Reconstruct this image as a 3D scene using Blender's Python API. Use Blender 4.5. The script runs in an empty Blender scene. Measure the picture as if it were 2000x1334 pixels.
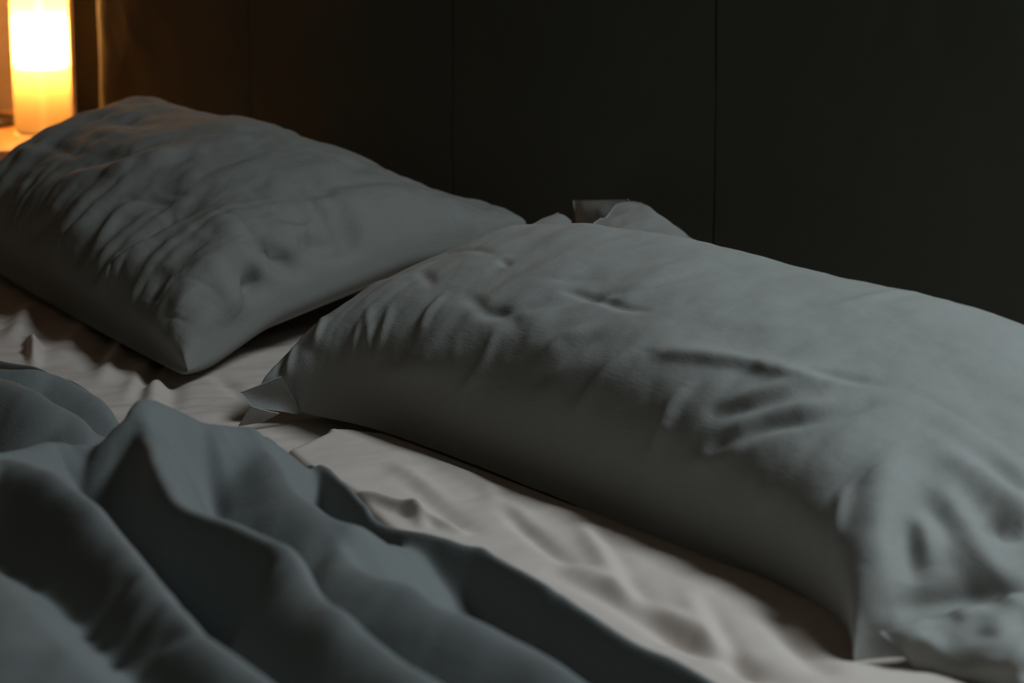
import bpy, bmesh, math
import numpy as np
from mathutils import Vector, Matrix
from mathutils.bvhtree import BVHTree

scene = bpy.context.scene
COL = scene.collection
Z0 = 0.55                       # top of the mattress

# ------------------------------------------------------------------ camera
CAM = np.array([1.95, -1.55, Z0 + 0.49])
FOC = 4700.0
YAWF = np.array([-0.8021, 0.5972])
PITCH = math.radians(12.16)
fwd = np.array([YAWF[0] * math.cos(PITCH), YAWF[1] * math.cos(PITCH), -math.sin(PITCH)])
right = np.array([YAWF[1], -YAWF[0], 0.0])
up = np.cross(right, fwd)


def ray(px, py):
    d = fwd * FOC + right * (px - 1000.0) - up * (py - 667.0)
    return d / np.linalg.norm(d)


def at(px, py, h):
    """point of the photograph at height h above the mattress"""
    d = ray(px, py)
    t = (Z0 + h - CAM[2]) / d[2]
    return CAM + d * t


# ------------------------------------------------------------------ noise
def _hash(ix, iy, iz, seed):
    n = (ix * 374761393 + iy * 668265263 + iz * 2147483647 + seed * 974711) & 0xFFFFFFFF
    n = ((n ^ (n >> 13)) * 1274126177) & 0xFFFFFFFF
    n = (n ^ (n >> 16)) & 0xFFFFFFFF
    return n.astype(np.float64) / 4294967295.0 * 2 - 1


def vnoise(p, seed=0):
    i = np.floor(p).astype(np.int64)
    f = p - i
    f = f * f * f * (f * (f * 6 - 15) + 10)
    out = 0
    for dx in (0, 1):
        for dy in (0, 1):
            for dz in (0, 1):
                w = (f[:, 0] if dx else 1 - f[:, 0]) * (f[:, 1] if dy else 1 - f[:, 1]) * (f[:, 2] if dz else 1 - f[:, 2])
                out = out + w * _hash(i[:, 0] + dx, i[:, 1] + dy, i[:, 2] + dz, seed)
    return out


def fbm(p, freq, octaves=3, seed=0, gain=0.5):
    out, amp = 0, 1.0
    for o in range(octaves):
        out = out + amp * vnoise(p * freq * (2 ** o) + 17.3 * o, seed + o)
        amp *= gain
    return out


# ------------------------------------------------------------------ materials
def nodes_of(m):
    m.use_nodes = True
    nt = m.node_tree
    return nt, nt.nodes['Principled BSDF']


def fabric(name, col, weave=0.15, freq=900.0, rough=0.95, sheen=0.0, var=0.06, bump_scale=1.0):
    m = bpy.data.materials.new(name)
    nt, b = nodes_of(m)
    b.inputs['Roughness'].default_value = rough
    b.inputs['Specular IOR Level'].default_value = 0.15
    b.inputs['Sheen Weight'].default_value = sheen
    b.inputs['Sheen Roughness'].default_value = 0.6
    tc = nt.nodes.new('ShaderNodeTexCoord')
    # slubby thread: two crossed stretched noises
    ns = []
    for sx, sy in ((freq * 0.08, freq), (freq, freq * 0.08)):
        mp = nt.nodes.new('ShaderNodeMapping')
        mp.inputs['Scale'].default_value = (sx, sy, freq * 0.6)
        nt.links.new(tc.outputs['Object'], mp.inputs['Vector'])
        n = nt.nodes.new('ShaderNodeTexNoise')
        n.inputs['Scale'].default_value = 1.0
        n.inputs['Detail'].default_value = 1.0
        nt.links.new(mp.outputs['Vector'], n.inputs['Vector'])
        ns.append(n)
    add = nt.nodes.new('ShaderNodeMath')
    add.operation = 'ADD'
    nt.links.new(ns[0].outputs['Fac'], add.inputs[0])
    nt.links.new(ns[1].outputs['Fac'], add.inputs[1])
    n3 = nt.nodes.new('ShaderNodeTexNoise')
    n3.inputs['Scale'].default_value = 45.0
    n3.inputs['Detail'].default_value = 4.0
    nt.links.new(tc.outputs['Object'], n3.inputs['Vector'])
    mr = nt.nodes.new('ShaderNodeMapRange')
    mr.inputs['From Min'].default_value = 0.3
    mr.inputs['From Max'].default_value = 1.7
    mr.inputs['To Min'].default_value = 1 - var
    mr.inputs['To Max'].default_value = 1 + var
    nt.links.new(add.outputs[0], mr.inputs['Value'])
    mul = nt.nodes.new('ShaderNodeVectorMath')
    mul.operation = 'SCALE'
    mul.inputs[0].default_value = col
    nt.links.new(mr.outputs['Result'], mul.inputs['Scale'])
    nt.links.new(mul.outputs['Vector'], b.inputs['Base Color'])
    bp = nt.nodes.new('ShaderNodeBump')
    bp.inputs['Strength'].default_value = weave
    bp.inputs['Distance'].default_value = 0.0004 * bump_scale
    nt.links.new(add.outputs[0], bp.inputs['Height'])
    bp2 = nt.nodes.new('ShaderNodeBump')
    bp2.inputs['Strength'].default_value = 0.25
    bp2.inputs['Distance'].default_value = 0.002
    nt.links.new(n3.outputs['Fac'], bp2.inputs['Height'])
    nt.links.new(bp.outputs['Normal'], bp2.inputs['Normal'])
    nt.links.new(bp2.outputs['Normal'], b.inputs['Normal'])
    return m


def plain(name, col, rough=0.6, spec=0.3, bump=0.0, scale=60.0, grain=None, metal=0.0):
    m = bpy.data.materials.new(name)
    nt, b = nodes_of(m)
    b.inputs['Roughness'].default_value = rough
    b.inputs['Specular IOR Level'].default_value = spec
    b.inputs['Metallic'].default_value = metal
    tc = nt.nodes.new('ShaderNodeTexCoord')
    mp = nt.nodes.new('ShaderNodeMapping')
    mp.inputs['Scale'].default_value = grain or (1, 1, 1)
    nt.links.new(tc.outputs['Object'], mp.inputs['Vector'])
    n = nt.nodes.new('ShaderNodeTexNoise')
    n.inputs['Scale'].default_value = scale
    n.inputs['Detail'].default_value = 5.0
    nt.links.new(mp.outputs['Vector'], n.inputs['Vector'])
    cr = nt.nodes.new('ShaderNodeValToRGB')
    d = 0.25 if grain else 0.07
    cr.color_ramp.elements[0].position = 0.3
    cr.color_ramp.elements[1].position = 0.7
    cr.color_ramp.elements[0].color = tuple(c * (1 - d) for c in col) + (1,)
    cr.color_ramp.elements[1].color = tuple(c * (1 + d) for c in col) + (1,)
    nt.links.new(n.outputs['Fac'], cr.inputs['Fac'])
    nt.links.new(cr.outputs['Color'], b.inputs['Base Color'])
    if bump:
        bp = nt.nodes.new('ShaderNodeBump')
        bp.inputs['Strength'].default_value = bump
        bp.inputs['Distance'].default_value = 0.002
        nt.links.new(n.outputs['Fac'], bp.inputs['Height'])
        nt.links.new(bp.outputs['Normal'], b.inputs['Normal'])
    return m


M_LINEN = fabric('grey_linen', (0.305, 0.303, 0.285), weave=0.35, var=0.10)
M_LINEN_FAR = fabric('grey_linen_dimmed', (0.225, 0.222, 0.205), weave=0.3, var=0.08)  # same linen, darkened to stand in for light falling off with distance
M_DUVET = fabric('washed_linen', (0.200, 0.209, 0.204), weave=0.3, var=0.08)
M_SHEET = fabric('white_percale', (0.61, 0.52, 0.465), weave=0.1, freq=1400.0, var=0.02, sheen=0.0)
M_MATTRESS = fabric('mattress_ticking', (0.7, 0.68, 0.64), weave=0.2)
M_HEAD = fabric('dark_upholstery', (0.125, 0.130, 0.108), weave=0.25, freq=900.0, var=0.06)
M_PIPING = fabric('tan_glow_piping', (0.9, 0.53, 0.15), weave=0.3, freq=900.0)  # tan pushed bright and orange, carrying the lamp glow on the edge
M_WOODDARK = plain('dark_oak', (0.07, 0.04, 0.022), 0.5, 0.3, 0.2, 30.0, (1, 12, 12))
M_WOOD = plain('oiled_oak', (0.42, 0.22, 0.09), 0.45, 0.35, 0.2, 30.0, (1, 14, 14))
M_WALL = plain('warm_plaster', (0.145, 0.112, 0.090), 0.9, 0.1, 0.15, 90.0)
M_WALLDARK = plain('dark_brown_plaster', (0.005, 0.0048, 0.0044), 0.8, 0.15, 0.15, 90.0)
M_CEIL = plain('ceiling_plaster', (0.20, 0.19, 0.18), 0.9, 0.1, 0.1, 90.0)
M_FLOOR = plain('floor_boards', (0.16, 0.10, 0.06), 0.5, 0.3, 0.2, 20.0, (12, 1, 1))
M_BRASS = plain('brushed_bronze', (0.25, 0.15, 0.07), 0.35, 0.5, 0.0, 60.0, None, 1.0)
M_TRAY = plain('dark_lacquer', (0.02, 0.015, 0.012), 0.35, 0.4, 0.05, 60.0)
M_FRAMEWHITE = plain('white_paint', (0.75, 0.74, 0.72), 0.5, 0.3, 0.05, 60.0)


# ------------------------------------------------------------------ object helpers
def tag(o, label=None, cat=None, group=None, kind=None):
    if label:
        o['label'] = label
    if cat:
        o['category'] = cat
    if group:
        o['group'] = group
    if kind:
        o['kind'] = kind
    return o


def empty(name, loc, label, cat, group=None):
    o = bpy.data.objects.new(name, None)
    o.empty_display_size = 0.05
    o.location = loc
    COL.objects.link(o)
    return tag(o, label, cat, group)


def link(name, me, mat, parent=None, smooth=True):
    me.materials.append(mat)
    if smooth:
        me.polygons.foreach_set('use_smooth', [True] * len(me.polygons))
    o = bpy.data.objects.new(name, me)
    COL.objects.link(o)
    if parent is not None:
        o.parent = parent
        base = Vector(parent.location)
        pp = parent.parent
        while pp is not None:
            base += Vector(pp.location)
            pp = pp.parent
        me.transform(Matrix.Translation(-base))
    return o


def mesh_from(name, verts, faces):
    me = bpy.data.meshes.new(name)
    me.from_pydata([tuple(v) for v in np.asarray(verts, dtype=float)], [], [tuple(int(i) for i in f) for f in faces])
    me.validate()
    me.update()
    return me


def from_bm(name, bm):
    me = bpy.data.meshes.new(name)
    bm.to_mesh(me)
    bm.free()
    return me


def box_bm(x0, x1, y0, y1, z0, z1, bevel=0.0, seg=3):
    bm = bmesh.new()
    bmesh.ops.create_cube(bm, size=1.0)
    for v in bm.verts:
        v.co = Vector((x0 + (v.co.x + 0.5) * (x1 - x0), y0 + (v.co.y + 0.5) * (y1 - y0), z0 + (v.co.z + 0.5) * (z1 - z0)))
    if bevel:
        bmesh.ops.bevel(bm, geom=list(bm.edges), offset=bevel, segments=seg, profile=0.5, affect='EDGES')
    return bm


def add_box(name, dims, mat, parent=None, bevel=0.0, kind=None):
    o = link(name, from_bm(name, box_bm(*dims, bevel=bevel)), mat, parent, smooth=False)
    if kind:
        o['kind'] = kind
    return o


def lathe(name, prof, cx, cy, mat, parent=None, n=48):
    vs, fs = [], []
    for r, z in prof:
        for k in range(n):
            a = 2 * math.pi * k / n
            vs.append((cx + r * math.cos(a), cy + r * math.sin(a), z))
    for j in range(len(prof) - 1):
        for k in range(n):
            k2 = (k + 1) % n
            fs.append((j * n + k, j * n + k2, (j + 1) * n + k2, (j + 1) * n + k))
    return link(name, mesh_from(name, vs, fs), mat, parent)


def tube(name, pts, r, mat, parent=None, n=10):
    pts = [Vector(p) for p in pts]
    vs, fs = [], []
    for i, p in enumerate(pts):
        t = (pts[min(i + 1, len(pts) - 1)] - pts[max(i - 1, 0)]).normalized()
        ref = Vector((0, 0, 1)) if abs(t.z) < 0.9 else Vector((1, 0, 0))
        a = t.cross(ref).normalized()
        b = t.cross(a)
        for k in range(n):
            w = 2 * math.pi * k / n
            vs.append(p + a * (r * math.cos(w)) + b * (r * math.sin(w)))
    for i in range(len(pts) - 1):
        for k in range(n):
            k2 = (k + 1) % n
            fs.append((i * n + k, i * n + k2, (i + 1) * n + k2, (i + 1) * n + k))
    fs.append(tuple(range(n)))
    fs.append(tuple(reversed(range((len(pts) - 1) * n, len(pts) * n))))
    return link(name, mesh_from(name, vs, fs), mat, parent)


# ------------------------------------------------------------------ polyline tools
def spline(pts, n=6):
    """Catmull-Rom through the rows of pts (any dimension)"""
    p = np.asarray(pts, dtype=float)
    if len(p) < 3:
        return p
    q = np.vstack([2 * p[0] - p[1], p, 2 * p[-1] - p[-2]])
    out = []
    for i in range(1, len(q) - 2):
        for k in range(n):
            t = k / n
            out.append(0.5 * ((2 * q[i]) + (-q[i - 1] + q[i + 1]) * t
                              + (2 * q[i - 1] - 5 * q[i] + 4 * q[i + 1] - q[i + 2]) * t * t
                              + (-q[i - 1] + 3 * q[i] - 3 * q[i + 1] + q[i + 2]) * t ** 3))
    out.append(q[-2])
    return np.array(out)


def seg_dist(P, poly):
    """nearest point of a polyline: distance, parameter 0..1 along it, side (2-D: + = left of travel), index, local t"""
    best = np.full(len(P), 1e9)
    par = np.zeros(len(P))
    side = np.zeros(len(P))
    m = len(poly) - 1
    for i in range(m):
        a, b = poly[i], poly[i + 1]
        ab = b - a
        L = float(ab @ ab) + 1e-12
        t = np.clip(((P - a) @ ab) / L, 0, 1)
        q = a + t[:, None] * ab
        d = np.linalg.norm(P - q, axis=1)
        k = d < best
        best[k] = d[k]
        par[k] = (i + t[k]) / m
        if P.shape[1] == 2:
            cr = ab[0] * (P[:, 1] - a[1]) - ab[1] * (P[:, 0] - a[0])
            side[k] = np.sign(cr[k])
    return best, par, side


def smoothstep(a, b, x):
    t = np.clip((x - a) / (b - a), 0, 1)
    return t * t * (3 - 2 * t)


def in_poly(P, poly):
    x, y = P[:, 0], P[:, 1]
    ins = np.zeros(len(P), bool)
    j = len(poly) - 1
    for i in range(len(poly)):
        xi, yi = poly[i]
        xj, yj = poly[j]
        c = ((yi > y) != (yj > y)) & (x < (xj - xi) * (y - yi) / (yj - yi + 1e-15) + xi)
        ins ^= c
        j = i
    return ins


# ------------------------------------------------------------------ crease sculpting
def grid_faces(n, m, off=0, flip=False):
    i, j = np.meshgrid(np.arange(n - 1), np.arange(m - 1), indexing='ij')
    a = (i * m + j).ravel() + off
    f = np.stack([a, a + m, a + m + 1, a + 1], 1)
    return f[:, ::-1] if flip else f


def vnormals(V, F):
    me = bpy.data.meshes.new('tmp')
    me.from_pydata(V.tolist(), [], F.tolist())
    me.update()
    nr = np.zeros(len(V) * 3)
    me.vertex_normals.foreach_get('vector', nr)
    bpy.data.meshes.remove(me)
    return nr.reshape(-1, 3)


def sculpt(V, F, creases, gain, mask):
    """push vertices along their normals around lines found on the visible cloth; each crease:
    (pixel list, amplitude m, width m[, width on the other side])"""
    bvh = BVHTree.FromPolygons(V.tolist(), F.tolist())
    N = vnormals(V, F)
    D = np.zeros(len(V))
    o = Vector(CAM)
    for c in creases:
        pts, amp, w = c[0], c[1], c[2]
        P3 = []
        for p in spline(pts, 4):
            h = bvh.ray_cast(o, Vector(ray(*p)))
            if h[0] is not None:
                P3.append(h[0][:])
        if len(P3) < 2:
            continue
        P3 = np.array(P3)
        lo, hi = P3.min(0) - 4 * w, P3.max(0) + 4 * w
        k = np.where(((V > lo) & (V < hi)).all(1))[0]
        if len(k) == 0:
            continue
        d, t, _ = seg_dist(V[k], P3)
        taper = np.sin(np.pi * np.clip(0.06 + 0.88 * t, 0, 1)) ** 0.6
        if len(c) > 3:      # sharp on the camera side: an overhanging pleat
            nn = N[k]
            j = np.argmin(((V[k][:, None, :] - P3[None, ::3, :]) ** 2).sum(2), axis=1)
            lower = (V[k] - P3[::3][j])[:, 2] < 0
            ww = np.where(lower, c[3], w)
        else:
            ww = w
        D[k] += gain * amp * taper * np.exp(-(d / ww) ** 2)
    return V + N * (D * mask)[:, None]


# ------------------------------------------------------------------ pillow
def make_pillow(corners, zs, H, hb, n_exp, creases, seed, sag=None, na=300, nb=210, lump=0.004, conc=(0.02, 0.02), front_bulge=0.008, gather=0.0028, gain=1.4, flare=0.0, lift=0.0, bow=0.0):
    """corners: FL, FR, BL, BR plan points (front = foot side, right = near side); zs: seam height at the four;
    H: top height over the seam as function(u, v); hb: depth under the seam"""
    a = np.linspace(-1, 1, na)
    b = np.linspace(-1, 1, nb)
    A, B = np.meshgrid(np.sin(a * math.pi / 2), np.sin(b * math.pi / 2), indexing='ij')
    A = np.sign(A) * np.abs(A) ** 0.9
    B = np.sign(B) * np.abs(B) ** 0.9
    u, v = (A + 1) / 2, (B + 1) / 2
    FL, FR, BL, BR = [np.array(c, float) for c in corners]

    def bil(p00, p10, p01, p11):
        return p00 * (1 - u) * (1 - v) + p10 * u * (1 - v) + p01 * (1 - u) * v + p11 * u * v
    X = bil(FL[0], FR[0], BL[0], BR[0])
    Y = bil(FL[1], FR[1], BL[1], BR[1])
    # pillow sides bow in between the corners
    Y = Y + bow * (1 - v) * (1 - A ** 6)
    X = X - conc[0] * A * (1 - B ** 2)
    Y = Y - conc[1] * B * (1 - A ** 2)
    ZS = bil(*[np.array(z, float) for z in zs]) + lift * smoothstep(0.8, 1.0, u) * smoothstep(0.04, 0.3, v) * (1 - smoothstep(0.6, 1.0, v))
    na_, nb_ = n_exp
    na_ = na_[0] + (na_[1] - na_[0]) * u
    # boxier along the front than along the back
    nbv = np.where(B < 0, nb_[0] + (nb_[1] - nb_[0]) * smoothstep(0.1, 0.7, u), nb_[2])
    Fp = (1 - np.abs(A) ** na_).clip(0) ** (1 / na_) * (1 - np.abs(B) ** nbv).clip(0) ** (1 / nbv)
    top = Z0 + ZS + H(u, v) * Fp
    bot = Z0 + np.maximum(ZS - hb * Fp, 0.006)
    top = np.maximum(top, bot)
    Y = Y - front_bulge * 4 * Fp * (1 - Fp) * smoothstep(0.30, 0.0, v) * smoothstep(0.0, 0.25, u)
    X = X + flare * (1 - Fp) ** 1.5 * smoothstep(0.75, 1.0, u) * smoothstep(0.0, 0.25, v)
    VT = np.stack([X.ravel(), Y.ravel(), top.ravel()], 1)
    VB = np.stack([X.ravel(), Y.ravel(), bot.ravel()], 1)
    FT = grid_faces(na, nb)
    edge = (1 - np.maximum(np.abs(A), np.abs(B)) ** 200).ravel()
    Nn = vnormals(VT, FT)
    if sag is not None:
        VT = VT + Nn * (sag(u.ravel(), v.ravel()) * edge)[:, None]
        Nn = vnormals(VT, FT)
    lum = fbm(VT, 5.0, 1, seed + 3) * lump * 0.8 + fbm(VT, 9.0, 3, seed) * lump + fbm(VT * np.array([1, 1, 0.6]), 38.0, 3, seed + 9) * lump * 0.2
    # tension gathers that run in from the seams
    gath = np.abs(fbm(np.stack([VT[:, 0], np.zeros(len(VT)), VT[:, 2] * 0.15], 1), 30.0, 2, seed + 31))
    gb = smoothstep(0.55, 0.0, v.ravel())
    ga = np.abs(fbm(np.stack([np.zeros(len(VT)), VT[:, 1], VT[:, 2] * 0.15], 1), 34.0, 2, seed + 41))
    gr = smoothstep(0.80, 1.0, u.ravel())
    gl = smoothstep(0.12, 0.0, u.ravel())
    VT = VT + Nn * ((lum + gather * gath * gb + 0.004 * ga * (gr + gl)) * edge)[:, None]
    VT = sculpt(VT, FT, creases, gain, edge)
    VT[:, 2] = np.maximum(VT[:, 2], VB[:, 2])
    ring = (np.maximum(np.abs(A), np.abs(B)) > 1 - 1e-9).ravel()
    VT[ring] = VB[ring]
    FB = grid_faces(na, nb, len(VT), flip=True)
    V = np.vstack([VT, VB])
    me = bpy.data.meshes.new('pillowcase')
    me.from_pydata(V.tolist(), [], np.vstack([FT, FB]).tolist())
    bm = bmesh.new()
    bm.from_mesh(me)
    bmesh.ops.remove_doubles(bm, verts=[w for w in bm.verts if w.is_boundary], dist=0.0004)
    bm.to_mesh(me)
    bm.free()
    me.update()
    return me


def flap(name, quad, mat, parent, bend=0.006, seed=3, n=24, th=0.0012):
    """a small loose piece of pillowcase: bilinear patch with a soft bend and a thickness"""
    q = [np.array(p, float) for p in quad]
    s = np.linspace(0, 1, n)
    U, W = np.meshgrid(s, s, indexing='ij')
    P = (q[0][None, None] * ((1 - U) * (1 - W))[..., None] + q[1] * (U * (1 - W))[..., None]
         + q[2] * (U * W)[..., None] + q[3] * ((1 - U) * W)[..., None])
    nrm = np.cross(q[1] - q[0], q[3] - q[0])
    nrm = nrm / (np.linalg.norm(nrm) + 1e-9)
    if nrm[2] < 0:
        nrm = -nrm
    P = P.reshape(-1, 3)
    P = P + nrm * (bend * np.sin(np.pi * U.ravel()) * np.sin(np.pi * W.ravel()) + bend * 0.4 * fbm(P, 40.0, 2, seed))[:, None]
    V = np.vstack([P, P - nrm * th])
    F = [tuple(f) for f in grid_faces(n, n)] + [tuple(f) for f in grid_faces(n, n, n * n, True)]
    rim = [i * n for i in range(n)] + [(n - 1) * n + j for j in range(1, n)] + [i * n + n - 1 for i in range(n - 2, -1, -1)] + [j for j in range(n - 2, 0, -1)]
    for i in range(len(rim)):
        a, b = rim[i], rim[(i + 1) % len(rim)]
        F.append((a, b, b + n * n, a + n * n))
    return link(name, mesh_from(name, V, F), mat, parent)


# ================================================================== SETTING
add_box('floor', (-1.76, 3.2, -3.2, 2.2, -0.05, 0.0), M_FLOOR, kind='structure')
add_box('wall_left', (-1.76, -1.66, -1.6, 2.2, 0.0, 2.4), M_WALL, kind='structure')
# wall behind the headboard, cut low to let roof window light over it
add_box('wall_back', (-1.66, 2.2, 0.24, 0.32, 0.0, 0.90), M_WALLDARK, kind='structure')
# ceiling with the opening of the roof window
SKX, SKY, SKZ = (1.35, 2.15), (-0.10, 0.54), 2.25
cb = bmesh.new()
for d in ((-1.76, SKX[0], -0.9, 2.2), (SKX[1], 3.2, -0.9, 2.2), (SKX[0], SKX[1], -0.9, SKY[0]), (SKX[0], SKX[1], SKY[1], 2.2)):
    t = box_bm(d[0], d[1], d[2], d[3], SKZ, SKZ + 0.1)
    tm = from_bm('t', t)
    cb.from_mesh(tm)
    bpy.data.meshes.remove(tm)
ceil = link('ceiling', from_bm('ceiling', cb), M_CEIL, smooth=False)
ceil['kind'] = 'structure'
wb = bmesh.new()
for d in ((SKX[0], SKX[0] + 0.04, SKY[0], SKY[1]), (SKX[1] - 0.04, SKX[1], SKY[0], SKY[1]),
          (SKX[0] + 0.04, SKX[1] - 0.04, SKY[0], SKY[0] + 0.04), (SKX[0] + 0.04, SKX[1] - 0.04, SKY[1] - 0.04, SKY[1])):
    t = box_bm(d[0], d[1], d[2], d[3], SKZ, SKZ + 0.12)
    tm = from_bm('t', t)
    wb.from_mesh(tm)
    bpy.data.meshes.remove(tm)
win = link('window_1', from_bm('window_1', wb), M_FRAMEWHITE, smooth=False)
win['kind'] = 'structure'

# ================================================================== BED
bed = empty('bed', (0.15, -1.0, 0.0), 'bed with dark channelled upholstered headboard behind the two grey pillows', 'bed')
BX0, BX1 = -0.93, 1.32
HX0, PW = -1.138, 0.443
hb_o = add_box('headboard', (HX0 + 0.012, HX0 + PW * 6, 0.05, 0.15, 0.04, 0.915), M_HEAD, bed, bevel=0.01)


def panel_mesh(x0, x1, z0, z1, pinch_z, outer=False):
    nx, nz = 90, 160
    s = np.linspace(-1, 1, nx)
    t = np.linspace(-1, 1, nz)
    S, T = np.meshgrid(np.sin(s * math.pi / 2), np.sin(t * math.pi / 2), indexing='ij')
    zc, zh = (z0 + z1) / 2, (z1 - z0) / 2
    xc, xh = (x0 + x1) / 2, (x1 - x0) / 2
    Z = zc + zh * T
    pin = np.exp(-((Z - pinch_z) / 0.014) ** 2) * np.exp(-((np.abs(S) - 1) / 0.05) ** 2)
    X = xc + xh * S * (1 - (0.045 * pin if outer else 0))
    def rnd(d, r, dep):
        q = 1 - np.clip(d / r, 0, 1)
        return dep * (1 - np.sqrt(np.clip(1 - q * q, 0, 1)))
    dl = xh * (1 + S)
    dr = xh * (1 - S)
    Y = 0.004 + 0.016 * np.clip(1 - dl / 0.055, 0, 1) ** 2 + rnd(dl, 0.006, 0.030) if outer else 0.004 + rnd(dl, 0.020, 0.003)
    Y = np.maximum(Y, 0.004 + rnd(dr, 0.020, 0.003))
    Y = np.maximum(Y, 0.004 + rnd(z1 - Z, 0.025, 0.046))
    Y = Y - 0.004 * (1 - S ** 2) + (0.006 * pin if outer else 0)
    V = np.stack([X.ravel(), Y.ravel(), Z.ravel()], 1)
    V[:, 1] += 0.0012 * fbm(V, 16.0, 3, 5)
    VB = V.copy()
    VB[:, 1] = 0.056
    F = [tuple(f[::-1]) for f in grid_faces(nx, nz)] + [tuple(f) for f in grid_faces(nx, nz, nx * nz)]
    rim = [i * nz for i in range(nx)] + [(nx - 1) * nz + j for j in range(1, nz)] + [i * nz + nz - 1 for i in range(nx - 2, -1, -1)] + [j for j in range(nz - 2, 0, -1)]
    for i in range(len(rim)):
        a, b = rim[i], rim[(i + 1) % len(rim)]
        F.append((b, a, a + nx * nz, b + nx * nz))
    return mesh_from('headboard_panel', V, F)


PINCH = Z0 + 0.155
for k in range(6):
    link('headboard_panel', panel_mesh(HX0 + PW * k + 0.0008, HX0 + PW * (k + 1) - 0.0008, 0.30, 0.925, PINCH, k == 0), M_HEAD, hb_o)
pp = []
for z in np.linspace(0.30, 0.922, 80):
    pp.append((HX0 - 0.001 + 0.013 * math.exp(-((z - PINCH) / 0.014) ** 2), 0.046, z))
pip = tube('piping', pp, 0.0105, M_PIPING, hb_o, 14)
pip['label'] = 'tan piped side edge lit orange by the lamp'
for nm, d in (('side_rail', (BX0 + 0.01, BX0 + 0.05, -2.15, 0.05, 0.16, 0.30)), ('side_rail', (BX1 - 0.05, BX1 - 0.01, -2.15, 0.05, 0.16, 0.30)),
              ('foot_rail', (BX0 + 0.05, BX1 - 0.05, -2.15, -2.11, 0.16, 0.30)), ('slat_base', (BX0 + 0.05, BX1 - 0.05, -2.11, 0.05, 0.24, 0.28))):
    add_box(nm, d, M_WOODDARK, bed, bevel=0.004)
for x in (BX0 + 0.02, BX1 - 0.08):
    for y in (-2.14, -0.04):
        add_box('leg', (x, x + 0.06, y, y + 0.06, 0.0, 0.16), M_WOODDARK, bed, bevel=0.004)

mt = link('mattress', from_bm('mattress', box_bm(BX0 + 0.015, BX1 - 0.015, -2.09, -0.015, 0.282, Z0 - 0.012, bevel=0.05, seg=5)), M_MATTRESS)
tag(mt, 'pale mattress under the white fitted sheet, carried by the bed', 'mattress')

# ================================================================== FITTED SHEET
nx, ny = 520, 470
xs = np.linspace(BX0, BX1, nx)
ys = np.linspace(-2.10, -0.005, ny)
# finer rows in the visible strip between duvet and pillows
ys = np.concatenate([np.linspace(-2.10, -0.85, 80), np.linspace(-0.845, -0.30, 340), np.linspace(-0.295, -0.005, 50)])
GX, GY = np.meshgrid(xs, ys, indexing='ij')
P2 = np.stack([GX.ravel(), GY.ravel()], 1)


def lines_h(P2, lines):
    H = np.zeros(len(P2))
    for pts, amp, w in lines:
        q = spline([at(x, y, 0.0)[:2] for x, y in pts], 4)
        d, t, _ = seg_dist(P2, q)
        H += 1.4 * amp * np.sin(np.pi * np.clip(0.05 + 0.9 * t, 0, 1)) ** 0.7 * np.exp(-(d / (0.85 * w)) ** 2)
    return H


SHEET_LINES = [
    ([(20, 660), (45, 625), (62, 590)], 0.007, 0.014), ([(66, 705), (66, 680), (62, 655)], 0.010, 0.006),
    ([(120, 690), (160, 640), (215, 590)], 0.004, 0.016), ([(170, 715), (215, 660), (250, 610)], -0.003, 0.012),
    ([(195, 740), (222, 690), (255, 640)], 0.004, 0.010), ([(262, 775), (285, 730), (325, 685), (350, 670)], -0.006, 0.009),
    ([(255, 770), (275, 725), (310, 690)], 0.004, 0.010), ([(335, 790), (335, 740), (320, 715)], -0.004, 0.012),
    ([(300, 790), (300, 755), (318, 725)], 0.005, 0.010), ([(420, 720), (450, 745), (480, 770)], -0.003, 0.010),
    ([(360, 810), (420, 800), (470, 805)], 0.002, 0.02),
]
HS = lines_h(P2, SHEET_LINES) + 0.0016 * fbm(np.stack([P2[:, 0], P2[:, 1] * 0.5, np.zeros(len(P2))], 1), 22.0, 3, 71)
# folds that fan in from under the pillows
HS += 0.0013 * fbm(np.stack([P2[:, 0] * 1.0 - 0.55 * P2[:, 1], P2[:, 1] * 0.12, np.zeros(len(P2))], 1), 42.0, 2, 77)
Z = Z0 - 0.004 + np.clip(HS, -0.0075, 0.02)
ex = np.minimum(GX.ravel() - BX0, BX1 - GX.ravel())
ey = np.minimum(GY.ravel() + 2.10, 1e3)
Z = Z - 0.10 * np.exp(-ex / 0.012) - 0.10 * np.exp(-ey / 0.012)
V = np.stack([P2[:, 0], P2[:, 1], Z], 1)
FS = grid_faces(nx, len(ys))
# skirt down the mattress sides
rimA = [0 * len(ys) + j for j in range(len(ys))]
rimB = [(nx - 1) * len(ys) + j for j in range(len(ys))]
skV, skF = [], []
base = len(V)
for rim, flip in ((rimA, False), (rimB, True), ([i * len(ys) for i in range(nx)], True)):
    s = base + len(skV)
    for r in rim:
        p = V[r].copy()
        p[2] = 0.31
        skV.append(p)
    for i in range(len(rim) - 1):
        f = (rim[i], rim[i + 1], s + i + 1, s + i)
        skF.append(f[::-1] if flip else f)
fsme = mesh_from('fitted_sheet', np.vstack([V, np.array(skV)]), list(map(tuple, FS)) + skF)
fs = link('fitted_sheet', fsme, M_SHEET)
tag(fs, 'white fitted sheet stretched over the mattress beneath the pillows', 'sheet')

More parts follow.
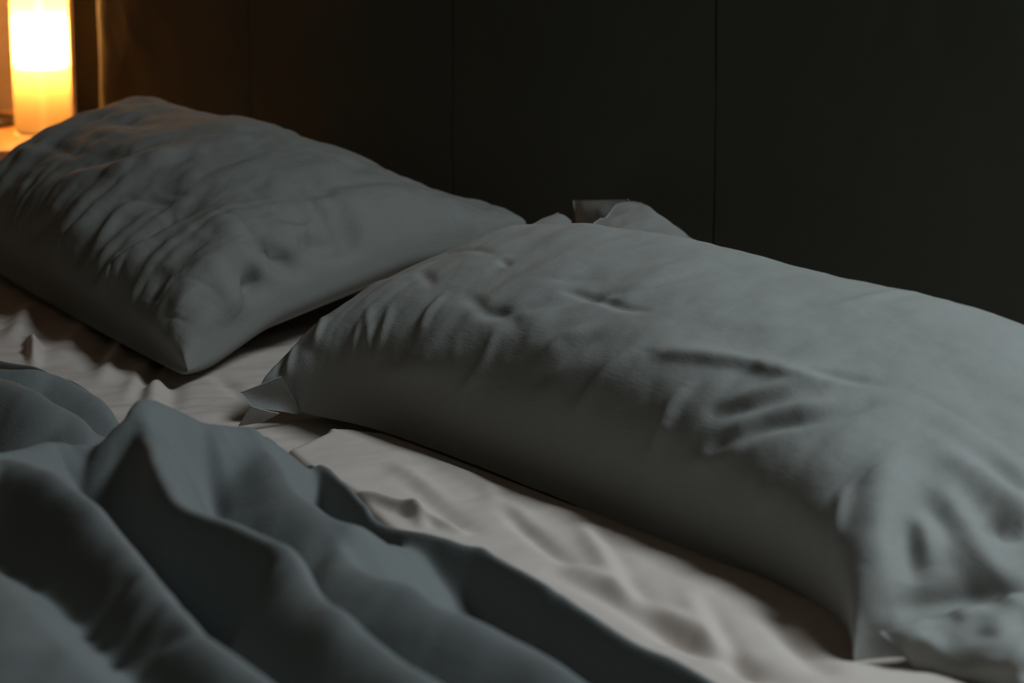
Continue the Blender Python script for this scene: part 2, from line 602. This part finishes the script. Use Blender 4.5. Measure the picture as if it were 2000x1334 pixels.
# ================================================================== DUVET (grey linen cover, heavy folds)
E_BORDER = [(-260, 640, .045), (-120, 668, .045), (0, 697, .045), (60, 712, .045), (100, 730, .045), (170, 758, .045), (252, 788, .06), (270, 799, .08),
            (320, 801, .075), (400, 826, .06), (475, 841, .05), (540, 845, .05), (590, 852, .05), (606, 872, .05), (618, 890, .05),
            (633, 900, .052), (674, 938, .055), (716, 979, .055), (738, 1012, .05), (799, 1036, .05), (898, 1054, .055), (948, 1066, .055), (1000, 1095, .055),
            (1073, 1133, .055), (1110, 1163, .05), (1245, 1253, .045), (1318, 1285, .045), (1408, 1334, .045), (1560, 1440, .045), (1700, 1560, .045)]
border = spline([at(x, y, h)[:2] for x, y, h in E_BORDER], 5) + np.array([0.003, 0.010])
poly = np.vstack([border, [[1.62, -0.86], [1.62, -2.06], [-1.2, -2.06], [-1.2, border[0][1]]]])

# ridges: list of (px, py, height), width on the far (headboard) side, width on the camera side
RIDGES = [
    # top-left folds
    ([(-150, 705, .045), (0, 729, .05), (63, 726, .055), (115, 741, .05), (175, 770, .045), (252, 818, .035)], .013, .035),
    ([(-150, 690, .05), (0, 745, .065), (52, 766, .07), (105, 794, .07), (150, 818, .065), (182, 846, .06), (201, 866, .05)], .020, .045),
    # saddle and peak
    ([(-150, 900, .09), (0, 888, .085), (87, 867, .08), (140, 880, .075), (189, 876, .075), (227, 853, .085), (248, 825, .095), (270, 799, .10)], .022, .050),
    # plateau ridge right of the peak
    ([(270, 799, .10), (320, 803, .095), (400, 830, .085), (460, 848, .075)], .022, .055),
    # first long ridge
    ([(-160, 930, .10), (0, 904, .095), (73, 919, .10), (120, 944, .105), (181, 992, .105), (232, 1053, .10), (290, 1126, .10), (348, 1195, .10),
      (417, 1264, .10), (515, 1329, .10), (620, 1420, .10), (760, 1540, .10)], .028, .040),
    # lit lip over the dark pocket, running on into the second long ridge
    ([(282, 835, .09, .04, .022), (290, 872, .095, .045, .020), (316, 941, .10, .045, .018), (348, 988, .10, .045, .016), (385, 1010, .10, .045, .014),
      (435, 1028, .10, .045, .014), (500, 1053, .10, .040, .016), (555, 1077, .10, .030, .024), (580, 1097, .10, .024, .040), (599, 1126, .10, .022, .045),
      (624, 1169, .10, .022, .045), (653, 1202, .10, .022, .045), (700, 1238, .10, .022, .045), (741, 1266, .10, .022, .045), (782, 1295, .10, .022, .045),
      (832, 1332, .10, .022, .045), (940, 1400, .095, .022, .045), (1080, 1500, .09, .022, .045)], 0, 0),
    # right edge of the lit plateau
    ([(480, 850, .07), (520, 882, .07), (545, 909, .07), (585, 970, .07), (616, 992, .07), (641, 1017, .068), (674, 1039, .065), (707, 1050, .06), (732, 1066, .05)], .013, .045),
    # third ridge, blurred
    ([(650, 1100, .05), (700, 1120, .062), (757, 1140, .068), (803, 1150, .07), (865, 1195, .07), (907, 1212, .07), (969, 1241, .07), (1010, 1257, .07),
      (1052, 1278, .07), (1114, 1324, .07), (1240, 1420, .07)], .018, .040),
    # thick top edge, an upright roll facing the foot of the bed
    ([(-260, 640, .045), (0, 697, .045), (60, 712, .045), (100, 730, .045), (170, 758, .045), (240, 785, .045)], .010, .009),
    ([(400, 826, .055), (475, 841, .05), (540, 845, .05), (590, 852, .04)], .010, .010),
    ([(600, 872, .008), (618, 892, .035), (633, 900, .050), (674, 938, .055), (716, 979, .055), (738, 1012, .05), (799, 1036, .05), (898, 1054, .055),
      (948, 1066, .055), (1000, 1095, .055), (1073, 1133, .055), (1110, 1163, .05), (1245, 1253, .045), (1318, 1285, .045), (1408, 1334, .045), (1560, 1440, .045)], .010, .011),
    # near flat bluish field
    ([(-120, 1080, .075), (0, 1150, .08), (80, 1240, .085), (170, 1334, .085), (300, 1450, .085)], .06, .10),
]
# small dents and creases: (pixel list at height h, amplitude, width)
DENTS = [
    ([(300, 845), (345, 890), (385, 930), (420, 980)], .09, .005, .006), ([(318, 840), (360, 885), (400, 930)], .09, -.004, .006),
    ([(400, 830), (408, 870), (412, 925)], .085, -.006, .008), ([(420, 850), (440, 900), (450, 950)], .08, .004, .012),
    ([(150, 1148), (215, 1128), (270, 1122)], .10, -.007, .007), ([(185, 1215), (255, 1190), (325, 1180)], .10, -.006, .007),
    ([(200, 1195), (260, 1172), (320, 1165)], .10, .004, .008),
    ([(255, 1240), (310, 1225), (370, 1236)], .10, -.006, .007), ([(30, 1085), (80, 1060), (120, 1048)], .09, -.003, .010),
    ([(470, 1105), (500, 1085), (545, 1080)], .10, .004, .010), ([(420, 1120), (480, 1135), (560, 1145)], .095, -.004, .014),
    ([(650, 1140), (690, 1090), (715, 1060)], .055, .006, .012), ([(905, 1120), (945, 1100), (965, 1075)], .04, .004, .008),
    ([(790, 1075), (850, 1105), (905, 1112)], .035, .004, .010), ([(90, 878), (140, 862), (180, 874)], .08, .004, .006),
    ([(0, 985), (60, 990), (100, 1010)], .10, -.004, .014), ([(620, 1330), (680, 1290), (720, 1290)], .08, .004, .02),
]
xs = np.concatenate([np.linspace(-1.2, -0.72, 60), np.linspace(-0.717, 1.25, 700), np.linspace(1.256, 1.62, 50)])
nx = len(xs)
ys = np.concatenate([np.linspace(-2.06, -1.15, 60), np.linspace(-1.147, float(border[:, 1].max()) + 0.004, 500)])
ny = len(ys)
GX, GY = np.meshgrid(xs, ys, indexing='ij')
P2 = np.stack([GX.ravel(), GY.ravel()], 1)
acc = np.zeros(len(P2))
KS = 0.007                      # softness of the union of folds
for line, wf, wn in RIDGES:
    q3 = np.array([np.concatenate([at(p[0], p[1], p[2])[:2], [p[2]], p[3:] if len(p) > 3 else (wf, wn)]) for p in line])
    q3 = spline(q3, 4)
    d, t, side = seg_dist(P2, q3[:, :2])
    tt = np.linspace(0, 1, len(q3))
    h = np.interp(t, tt, q3[:, 2])
    w = np.where(side > 0, np.interp(t, tt, q3[:, 3]), np.interp(t, tt, q3[:, 4]))
    acc += np.exp(h * np.exp(-(d / (w * np.where(side > 0, 1.0, 1.25))) ** 1.9) / KS) - 1
base_h = 0.009 + 0.006 * fbm(np.stack([P2[:, 0], P2[:, 1], np.zeros(len(P2))], 1), 5.0, 2, 21)
# toward the foot the duvet lies thick and softly rolling
far = smoothstep(-1.1, -1.5, P2[:, 1])
base_h = base_h + far * (0.06 + 0.03 * fbm(np.stack([P2[:, 0] + P2[:, 1], P2[:, 1] * 0.4, np.zeros(len(P2))], 1), 5.0, 2, 25))
H = KS * np.log(acc + np.exp(np.maximum(base_h, 0.004) / KS))
for pts, hh, amp, w in DENTS:
    q = spline([at(x, y, hh)[:2] for x, y in pts], 4)
    d, t, _ = seg_dist(P2, q)
    H += amp * np.sin(np.pi * np.clip(0.05 + 0.9 * t, 0, 1)) ** 0.7 * np.exp(-(d / w) ** 2)
H += 0.0016 * fbm(np.stack([P2[:, 0], P2[:, 1], np.zeros(len(P2))], 1), 24.0, 3, 55)
dB, _, _ = seg_dist(P2, border)
ins = in_poly(P2, poly)
Hg = H.reshape(nx, ny)
for _ in range(5):
    Hg[1:-1, :] = 0.25 * Hg[:-2, :] + 0.5 * Hg[1:-1, :] + 0.25 * Hg[2:, :]
    Hg[:, 1:-1] = 0.25 * Hg[:, :-2] + 0.5 * Hg[:, 1:-1] + 0.25 * Hg[:, 2:]
H = Hg.ravel() * np.where(ins, (1 - np.exp(-dB / 0.004)), 0)
# over the mattress side the cover hangs down
hang = np.maximum(P2[:, 0] - (BX1 + 0.03), 0)
hangL = np.maximum((BX0 - 0.03) - P2[:, 0], 0)
Zd = Z0 + 0.003 + H - 1.6 * hang - 1.6 * hangL
V = np.stack([P2[:, 0], P2[:, 1], Zd], 1)
keep = ins | (dB < 0.004)
F = grid_faces(nx, ny)
F = F[keep[F].all(1)]
used = np.zeros(len(V), bool)
used[F.ravel()] = True
remap = np.cumsum(used) - 1
V, F = V[used], remap[F]
dme = bpy.data.meshes.new('duvet_cover')
dme.from_pydata(V.tolist(), [], F.tolist())
dme.update()
duvet = link('duvet', dme, M_DUVET)
tag(duvet, 'rumpled grey linen duvet heaped in folds across the foreground of the bed', 'duvet')
sol = duvet.modifiers.new('thickness', 'SOLIDIFY')
sol.thickness = 0.006
sol.offset = -1

# ================================================================== TOP SHEET (white, between duvet edge and near pillow)
T_EDGE = [(625, 845), (545, 880), (590, 920), (674, 965), (740, 1030), (799, 1062), (898, 1085), (948, 1100), (1000, 1130), (1073, 1170), (1110, 1200), (1245, 1290),
          (1318, 1325), (1408, 1374), (1560, 1480), (1700, 1600)]
tedge = np.array([at(x, y, 0.012)[:2] for x, y in T_EDGE])
tpoly = np.vstack([tedge, [[1.29, -0.75], [1.29, -0.16], [0.36, -0.16], [0.36, -0.50]]])
xs = np.linspace(0.05, 1.29, 420)
ys = np.concatenate([np.linspace(-1.1, -0.42, 400), np.linspace(-0.415, -0.16, 30)])
GX, GY = np.meshgrid(xs, ys, indexing='ij')
P2 = np.stack([GX.ravel(), GY.ravel()], 1)
T_LINES = [
    ([(785, 940), (830, 975), (880, 1020), (930, 1050)], -.0035, .011), ([(770, 920), (815, 950), (870, 995)], .004, .012),
    ([(965, 975), (1000, 1020), (1060, 1070), (1110, 1110)], -.005, .009), ([(950, 960), (985, 1000), (1050, 1050)], .004, .010),
    ([(1165, 1050), (1200, 1110), (1250, 1180), (1310, 1240), (1380, 1280)], -.0045, .011), ([(1140, 1040), (1180, 1100), (1230, 1170)], .006, .011),
    ([(1370, 1180), (1410, 1250), (1450, 1310), (1480, 1334)], -.005, .010), ([(1345, 1170), (1385, 1240), (1420, 1290)], .004, .012),
    ([(1090, 1130), (1191, 1177), (1300, 1246), (1354, 1264), (1463, 1311), (1560, 1370)], -.005, .012),
    ([(1120, 1120), (1210, 1165), (1320, 1230), (1440, 1290)], .005, .012),
    ([(712, 974), (760, 996), (830, 1024), (900, 1050)], .006, .006), ([(800, 1000), (815, 1020), (830, 1040)], .004, .006),
    ([(1500, 1200), (1560, 1280), (1620, 1334)], -.004, .012), ([(840, 900), (900, 930), (950, 960)], .003, .014),
]
HT = np.zeros(len(P2))
for pts, amp, w in T_LINES:
    q = spline([at(x, y, 0.01)[:2] for x, y in pts], 4)
    d, t, _ = seg_dist(P2, q)
    HT += 1.4 * amp * np.sin(np.pi * np.clip(0.05 + 0.9 * t, 0, 1)) ** 0.7 * np.exp(-(d / (0.8 * w)) ** 2)
dT, _, _ = seg_dist(P2, tedge)
insT = in_poly(P2, tpoly)
basez = 0.014
HT = basez + HT + 0.0012 * fbm(np.stack([P2[:, 0], P2[:, 1] * 0.6, np.zeros(len(P2))], 1), 26.0, 3, 91)
# under the pillow the sheet is pressed flat
flat = smoothstep(-0.55, -0.49, P2[:, 1])
HT = HT * (1 - flat) + 0.003 * flat
rim = np.exp(-(dT / 0.005) ** 2)
V = np.stack([P2[:, 0], P2[:, 1], Z0 + np.maximum(HT, 0.002) * (1 - rim) - 0.006 * rim], 1)
keep = insT
F = grid_faces(len(xs), len(ys))
F = F[keep[F].all(1)]
used = np.zeros(len(V), bool)
used[F.ravel()] = True
remap = np.cumsum(used) - 1
V, F = V[used], remap[F]
tme = bpy.data.meshes.new('top_sheet')
tme.from_pydata(V.tolist(), [], F.tolist())
tme.update()
ts = link('top_sheet', tme, M_SHEET)
tag(ts, 'white creased top sheet showing as a strip between the duvet edge and the near pillow', 'sheet')
sol = ts.modifiers.new('thickness', 'SOLIDIFY')
sol.thickness = 0.0015
sol.offset = -1

# ================================================================== PILLOWS
NEAR_CREASES = [
    ([(1105, 568), (1140, 577), (1175, 585), (1215, 600), (1260, 606)], -.0024, .004), ([(1040, 604), (1150, 583), (1250, 560), (1390, 528)], -.0016, .005),
    ([(875, 495), (920, 487), (945, 490), (967, 498)], -.0014, .004), ([(978, 505), (994, 520)], -.0018, .003),
    ([(1050, 540), (1110, 545), (1170, 545)], -.0010, .006),
    ([(1290, 690), (1340, 694), (1400, 704), (1480, 718), (1560, 735), (1620, 742)], .0048, .012, .006),
    ([(1560, 724), (1610, 730), (1650, 737), (1712, 748)], -.0030, .005),
    ([(1400, 806), (1494, 781), (1594, 750)], -.0050, .008), ([(1400, 875), (1494, 831), (1587, 812), (1685, 789)], -.0055, .008),
    ([(1420, 790), (1500, 765), (1580, 742)], .0040, .007), ([(1430, 845), (1520, 810), (1610, 785)], .0035, .008),
    ([(966, 655), (943, 715), (922, 746), (894, 789), (873, 835)], .0030, .006), ([(762, 600), (746, 662), (737, 700)], .0022, .005),
    ([(719, 605), (722, 660), (728, 722)], .0022, .005), ([(700, 635), (693, 670), (688, 705)], .0020, .005),
    ([(866, 578), (838, 612), (823, 650)], .0024, .006), ([(1150, 641), (1105, 658), (1063, 690)], .0026, .007),
    ([(1310, 820), (1296, 850), (1260, 915), (1223, 990)], .0032, .006), ([(1456, 854), (1376, 904), (1303, 941)], .0032, .009),
    ([(1183, 875), (1168, 925), (1150, 980)], .0026, .006), ([(1240, 680), (1190, 720), (1150, 770), (1120, 820)], .0026, .007),
    ([(1340, 760), (1310, 800), (1290, 850)], .0028, .007), ([(640, 600), (625, 640), (615, 670)], .0022, .004),
    ([(590, 640), (570, 690), (558, 735)], .0024, .004), ([(565, 690), (548, 720), (540, 750)], -.0022, .004),
    ([(1060, 588), (960, 612), (930, 590), (910, 575)], -.0022, .006), ([(820, 528), (845, 555)], -.0018, .005),
    ([(560, 770), (640, 770), (720, 765), (800, 730)], .0030, .014), ([(700, 830), (760, 770), (810, 735), (880, 715)], .0050, .020),
    ([(1020, 640), (960, 600)], -.0020, .008), ([(1180, 650), (1100, 690), (1040, 740)], -.0030, .012),
    ([(1640, 595), (1730, 575), (1790, 572)], .0014, .006), ([(1380, 620), (1500, 640), (1620, 645)], .0012, .010),
    ([(1500, 930), (1485, 990), (1470, 1040)], .0022, .007), ([(1650, 960), (1640, 1010), (1630, 1050)], .0024, .006),
    # near (right) end
    ([(1740, 880), (1725, 960), (1722, 1060), (1728, 1150), (1735, 1230)], .0060, .014),
    ([(1800, 975), (1845, 1020), (1880, 1060)], -.0060, .010), ([(1850, 975), (1880, 1035), (1930, 1110), (2000, 1165)], .0075, .012),
    ([(1800, 1010), (1808, 1060), (1815, 1110)], .0050, .008), ([(1925, 1000), (1960, 1012), (2010, 1020)], -.0140, .014),
    ([(1740, 1195), (1830, 1185), (1920, 1172), (2010, 1170)], -.0070, .010), ([(1730, 1232), (1775, 1260), (1820, 1300), (1850, 1340)], .0080, .012),
    ([(1888, 1225), (1930, 1258), (2000, 1290)], .0070, .010), ([(1900, 920), (1950, 960), (2000, 990)], .0060, .012),
    ([(1920, 890), (1965, 935), (2000, 960)], -.0040, .010), ([(1760, 1010), (1770, 1080), (1775, 1140)], -.0050, .010),
    ([(1820, 1240), (1870, 1290), (1900, 1330)], -.0060, .012), ([(1840, 880), (1880, 915), (1920, 960)], .0030, .010),
]
near = empty('pillow', (0.55, -0.33, Z0), 'large smooth grey linen pillow lying nearest the camera, loose corners at its far end', 'pillow', None)


def H_near(u, v):
    # u: 0 far end .. 1 near end, v: 0 front .. 1 back
    return 0.118 + 0.010 * np.sin(np.pi * np.clip(v, 0, 1)) - 0.070 * smoothstep(0.40, 0.97, v)


nm = make_pillow(((0.250, -0.548), (1.005, -0.598), (0.165, -0.125), (1.04, -0.12)), (0.022, 0.008, 0.084, 0.060),
                 H_near, 0.05, ((2.7, 3.0), (4.0, 5.2, 3.0)), NEAR_CREASES, 3, conc=(0.004, 0.010), lump=0.0038, flare=0.07, bow=0.060, gain=1.35, gather=0.0015)
link('pillowcase', nm, M_LINEN, near)

FAR_CREASES = [
    ([(250, 389), (290, 391), (330, 397)], -.0040, .006), ([(325, 381), (360, 379)], -.0020, .005),
    ([(345, 424), (328, 428), (289, 449), (261, 485), (238, 515)], -.0090, .014), ([(290, 470), (247, 506), (218, 550)], .0120, .014),
    ([(485, 466), (500, 475), (528, 495), (578, 534), (618, 554)], -.0160, .014), ([(433, 414), (460, 455), (500, 505), (560, 560), (613, 603)], .0080, .022),
    ([(600, 440), (652, 480), (700, 510)], -.0120, .026), ([(560, 445), (610, 455), (660, 462)], .0070, .012),
    ([(470, 550), (528, 569), (613, 606)], -.0180, .017), ([(400, 500), (440, 560), (470, 610)], .0100, .018),
    ([(75, 330), (50, 365), (18, 392)], .0050, .012), ([(175, 425), (145, 455), (110, 492)], .0060, .010), ([(110, 410), (80, 440), (50, 465)], -.0060, .012),
    ([(140, 350), (247, 326), (317, 303), (375, 298)], .0070, .014), ([(120, 330), (200, 310), (290, 285)], -.0050, .012),
    ([(220, 530), (200, 560), (175, 590)], .0050, .012), ([(390, 560), (365, 590), (345, 625)], .0110, .012), ([(410, 600), (380, 640), (330, 665)], .0050, .010),
    ([(310, 520), (300, 560), (290, 590)], -.0060, .014), ([(640, 365), (720, 352), (800, 355)], -.0030, .010), ([(170, 215), (240, 235), (300, 240)], -.0050, .016),
    ([(20, 290), (60, 300), (110, 296)], .0040, .010), ([(60, 275), (110, 290), (160, 300)], -.0040, .010), ([(700, 380), (640, 395), (580, 405)], .0030, .012),
    ([(200, 430), (170, 480), (150, 520)], -.0050, .010), ([(250, 400), (215, 440), (190, 480)], .0050, .010),
]
farp = empty('pillow', (-0.33, -0.30, Z0), 'crumpled grey linen pillow at the far side of the bed, next to the lamp', 'pillow', None)


def H_far(u, v):
    return 0.118 + 0.010 * np.sin(np.pi * v) - 0.066 * smoothstep(0.5, 1.0, v) - 0.062 * smoothstep(0.30, 0.0, u) * (1 - 0.8 * smoothstep(0.6, 0.9, v))


def sag_far(u, v):
    return 0.022 * np.exp(-((u - 0.05) / 0.10) ** 2 - ((v - 0.92) / 0.11) ** 2) - 0.012 * np.exp(-((u - 0.95) / 0.15) ** 2 - ((v - 0.55) / 0.3) ** 2)


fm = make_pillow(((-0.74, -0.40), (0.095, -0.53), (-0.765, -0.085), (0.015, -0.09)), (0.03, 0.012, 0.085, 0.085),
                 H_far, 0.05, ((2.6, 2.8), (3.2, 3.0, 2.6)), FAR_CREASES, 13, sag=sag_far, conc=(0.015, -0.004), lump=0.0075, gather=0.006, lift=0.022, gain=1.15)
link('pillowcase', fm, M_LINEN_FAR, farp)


# loose corners of the near pillow's case (its open end)
def pix_plane(px, py, x):
    d = ray(px, py)
    t = (x - CAM[0]) / d[0]
    return CAM + d * t


def pix_y(px, py, y):
    d = ray(px, py)
    t = (y - CAM[1]) / d[1]
    return CAM + d * t


f1 = flap('hem_corner', [at(470, 766, .034), at(492, 794, .020), at(590, 808, .006), at(548, 735, .046)], M_LINEN, near, 0.002, 5)
f2 = flap('hem_corner', [at(466, 830, .004), at(515, 822, .008), at(545, 806, .016), at(490, 792, .024)], M_LINEN, near, 0.002, 8)
f3 = flap('hem_corner', [pix_y(1090, 414, -.115), pix_y(1117, 431, -.14), pix_y(1110, 470, -.20), pix_y(1020, 447, -.20)], M_LINEN, near, 0.003, 11)
f4 = flap('hem_corner', [pix_y(1120, 391, -.055), pix_y(1225, 388, -.060), pix_y(1262, 450, -.075), pix_y(1123, 445, -.065)], M_LINEN, near, 0.004, 14)
f5 = flap('hem_corner', [pix_y(1212, 397, -.09), pix_y(1252, 393, -.09), pix_y(1430, 520, -.22), pix_y(1110, 480, -.22)], M_LINEN, near, 0.005, 17)

f6 = flap('hem_cuff', [at(1716, 1240, .03), at(1835, 1350, .004), at(2250, 1480, .004), at(2150, 1120, .06)], M_LINEN, near, 0.020, 29, n=60)

# ================================================================== NIGHTSTAND, LAMP, TRAY
NT = Z0 + 0.037
LX, LY = -1.345, 0.03
ns_o = empty('nightstand', (-1.42, -0.13, 0.0), 'wooden nightstand beside the far side of the bed, carrying the glowing lamp', 'nightstand')
add_box('top', (-1.645, -1.20, -0.36, 0.14, NT - 0.025, NT), M_WOOD, ns_o, bevel=0.004)
add_box('carcass', (-1.63, -1.21, -0.34, 0.13, 0.12, NT - 0.025), M_WOOD, ns_o, bevel=0.003)
for z in (0.14, 0.34):
    dr = add_box('drawer', (-1.62, -1.22, -0.356, -0.338, z, z + 0.185), M_WOOD, ns_o, bevel=0.003)
    kb = lathe('knob', [(0.0005, z + 0.082), (0.010, z + 0.084), (0.013, z + 0.0925), (0.010, z + 0.101), (0.0005, z + 0.103)], -1.42, -0.366, M_BRASS, dr, 20)
for x in (-1.62, -1.255):
    for y in (-0.33, 0.08):
        add_box('leg', (x, x + 0.04, y, y + 0.04, 0.0, 0.125), M_WOOD, ns_o, bevel=0.003)

# lamp: upright column of warm fabric around a frosted glass tube
ms = bpy.data.materials.new('lamp_shade_paper')
ms.use_nodes = True
nt = ms.node_tree
nt.nodes.clear()
out = nt.nodes.new('ShaderNodeOutputMaterial')
tr = nt.nodes.new('ShaderNodeBsdfTranslucent')
tr.inputs['Color'].default_value = (0.27, 0.175, 0.07, 1)
df = nt.nodes.new('ShaderNodeBsdfDiffuse')
df.inputs['Color'].default_value = (0.25, 0.17, 0.08, 1)
tp = nt.nodes.new('ShaderNodeBsdfTransparent')
tp.inputs['Color'].default_value = (1.0, 0.86, 0.62, 1)
wv = nt.nodes.new('ShaderNodeTexNoise')
wv.inputs['Scale'].default_value = 300.0
bp = nt.nodes.new('ShaderNodeBump')
bp.inputs['Strength'].default_value = 0.1
bp.inputs['Distance'].default_value = 0.0005
nt.links.new(wv.outputs['Fac'], bp.inputs['Height'])
nt.links.new(bp.outputs['Normal'], tr.inputs['Normal'])
m1 = nt.nodes.new('ShaderNodeMixShader')
m1.inputs['Fac'].default_value = 0.2
m2 = nt.nodes.new('ShaderNodeMixShader')
m2.inputs['Fac'].default_value = 0.35
nt.links.new(tr.outputs[0], m1.inputs[1])
nt.links.new(df.outputs[0], m1.inputs[2])
nt.links.new(m1.outputs[0], m2.inputs[1])
nt.links.new(tp.outputs[0], m2.inputs[2])
nt.links.new(m2.outputs[0], out.inputs['Surface'])

mb = bpy.data.materials.new('frosted_glass_lit')
mb.use_nodes = True
nt = mb.node_tree
nt.nodes.clear()
out = nt.nodes.new('ShaderNodeOutputMaterial')
em = nt.nodes.new('ShaderNodeEmission')
em.inputs['Color'].default_value = (1.0, 0.62, 0.30, 1)
em.inputs['Strength'].default_value = 330.0
nt.links.new(em.outputs[0], out.inputs['Surface'])

mb2 = mb.copy()
mb2.name = 'added_spill_emitter'
mb2.node_tree.nodes['Emission'].inputs['Strength'].default_value = 430.0  # stronger copy for the added upper emitter
lamp = empty('table_lamp', (LX, LY, NT), 'glowing warm white column table lamp standing on the nightstand', 'lamp')
SH = 0.46
RS = 0.0425
shade = lathe('lamp_shade', [(RS, NT + 0.004), (RS, NT + SH), (RS - 0.0012, NT + SH), (RS - 0.0012, NT + 0.004), (RS, NT + 0.004)], LX, LY, ms, lamp, 64)
lamp_emitter = lathe('lamp_emitter', [(0.001, NT + 0.097), (0.034, NT + 0.098), (0.0385, NT + 0.102), (0.0385, NT + 0.171), (0.034, NT + 0.175), (0.001, NT + 0.176)], LX, LY, mb, lamp, 48)  # bulb that shows through the lower shade
lathe('lamp_emitter', [(0.001, NT + 0.255), (0.034, NT + 0.256), (0.0385, NT + 0.260), (0.0385, NT + 0.385), (0.034, NT + 0.389), (0.001, NT + 0.390)], LX, LY, mb2, lamp, 48)  # unseen upper emitter, added to spill warm light on the far pillow
lathe('stem', [(0.001, NT + 0.176), (0.006, NT + 0.176), (0.006, NT + 0.255), (0.001, NT + 0.255)], LX, LY, M_BRASS, lamp, 16)
lathe('base', [(0.001, NT), (RS - 0.003, NT), (RS - 0.003, NT + 0.006), (0.0016, NT + 0.009), (0.0016, NT + 0.097), (0.001, NT + 0.097)], LX, LY, M_TRAY, lamp, 48)

# small dark rounded tray at the frame's left edge
tray = lathe('tray', [(0.001, NT), (0.050, NT), (0.060, NT + 0.004), (0.062, NT + 0.013), (0.059, NT + 0.013), (0.056, NT + 0.006), (0.001, NT + 0.005)], -1.483, -0.012, M_TRAY, None, 48)
tag(tray, 'small dark round tray lying on the nightstand in front of the lamp', 'tray')

# ================================================================== LIGHT
la = bpy.data.lights.new('roof_window_daylight', 'AREA')
la.shape = 'RECTANGLE'
la.size = SKX[1] - SKX[0] - 0.1
la.size_y = SKY[1] - SKY[0] - 0.1
la.energy = 35.0
la.color = (0.79, 0.93, 1.0)
lo = bpy.data.objects.new('roof_window_daylight', la)
lo.location = ((SKX[0] + SKX[1]) / 2, (SKY[0] + SKY[1]) / 2, SKZ - 0.01)
dirv = Vector((0.4, -0.4, Z0)) - Vector(lo.location)
lo.rotation_euler = (0, 0, 0)
COL.objects.link(lo)

w = bpy.data.worlds.new('dusk')
scene.world = w
w.use_nodes = True
bg = w.node_tree.nodes['Background']
bg.inputs['Color'].default_value = (1.0, 0.90, 0.62, 1)
bg.inputs['Strength'].default_value = 0.029

# ================================================================== CAMERA
cd = bpy.data.cameras.new('camera')
cd.sensor_width = 36.0
cd.lens = FOC / 2000.0 * 36.0
cd.clip_start = 0.05
cam = bpy.data.objects.new('camera', cd)
cam.location = CAM
R = Matrix(((right[0], up[0], -fwd[0]), (right[1], up[1], -fwd[1]), (right[2], up[2], -fwd[2])))
cam.rotation_euler = R.to_euler()
COL.objects.link(cam)
scene.camera = cam
cd.dof.use_dof = True
cd.dof.focus_distance = 2.0
cd.dof.aperture_fstop = 8.0

vs = scene.view_settings
scene.display_settings.display_device = 'sRGB'
vs.view_transform = 'Standard'
vs.look = 'None'
vs.exposure = 0.0
vs.gamma = 1.0
vs.use_curve_mapping = False
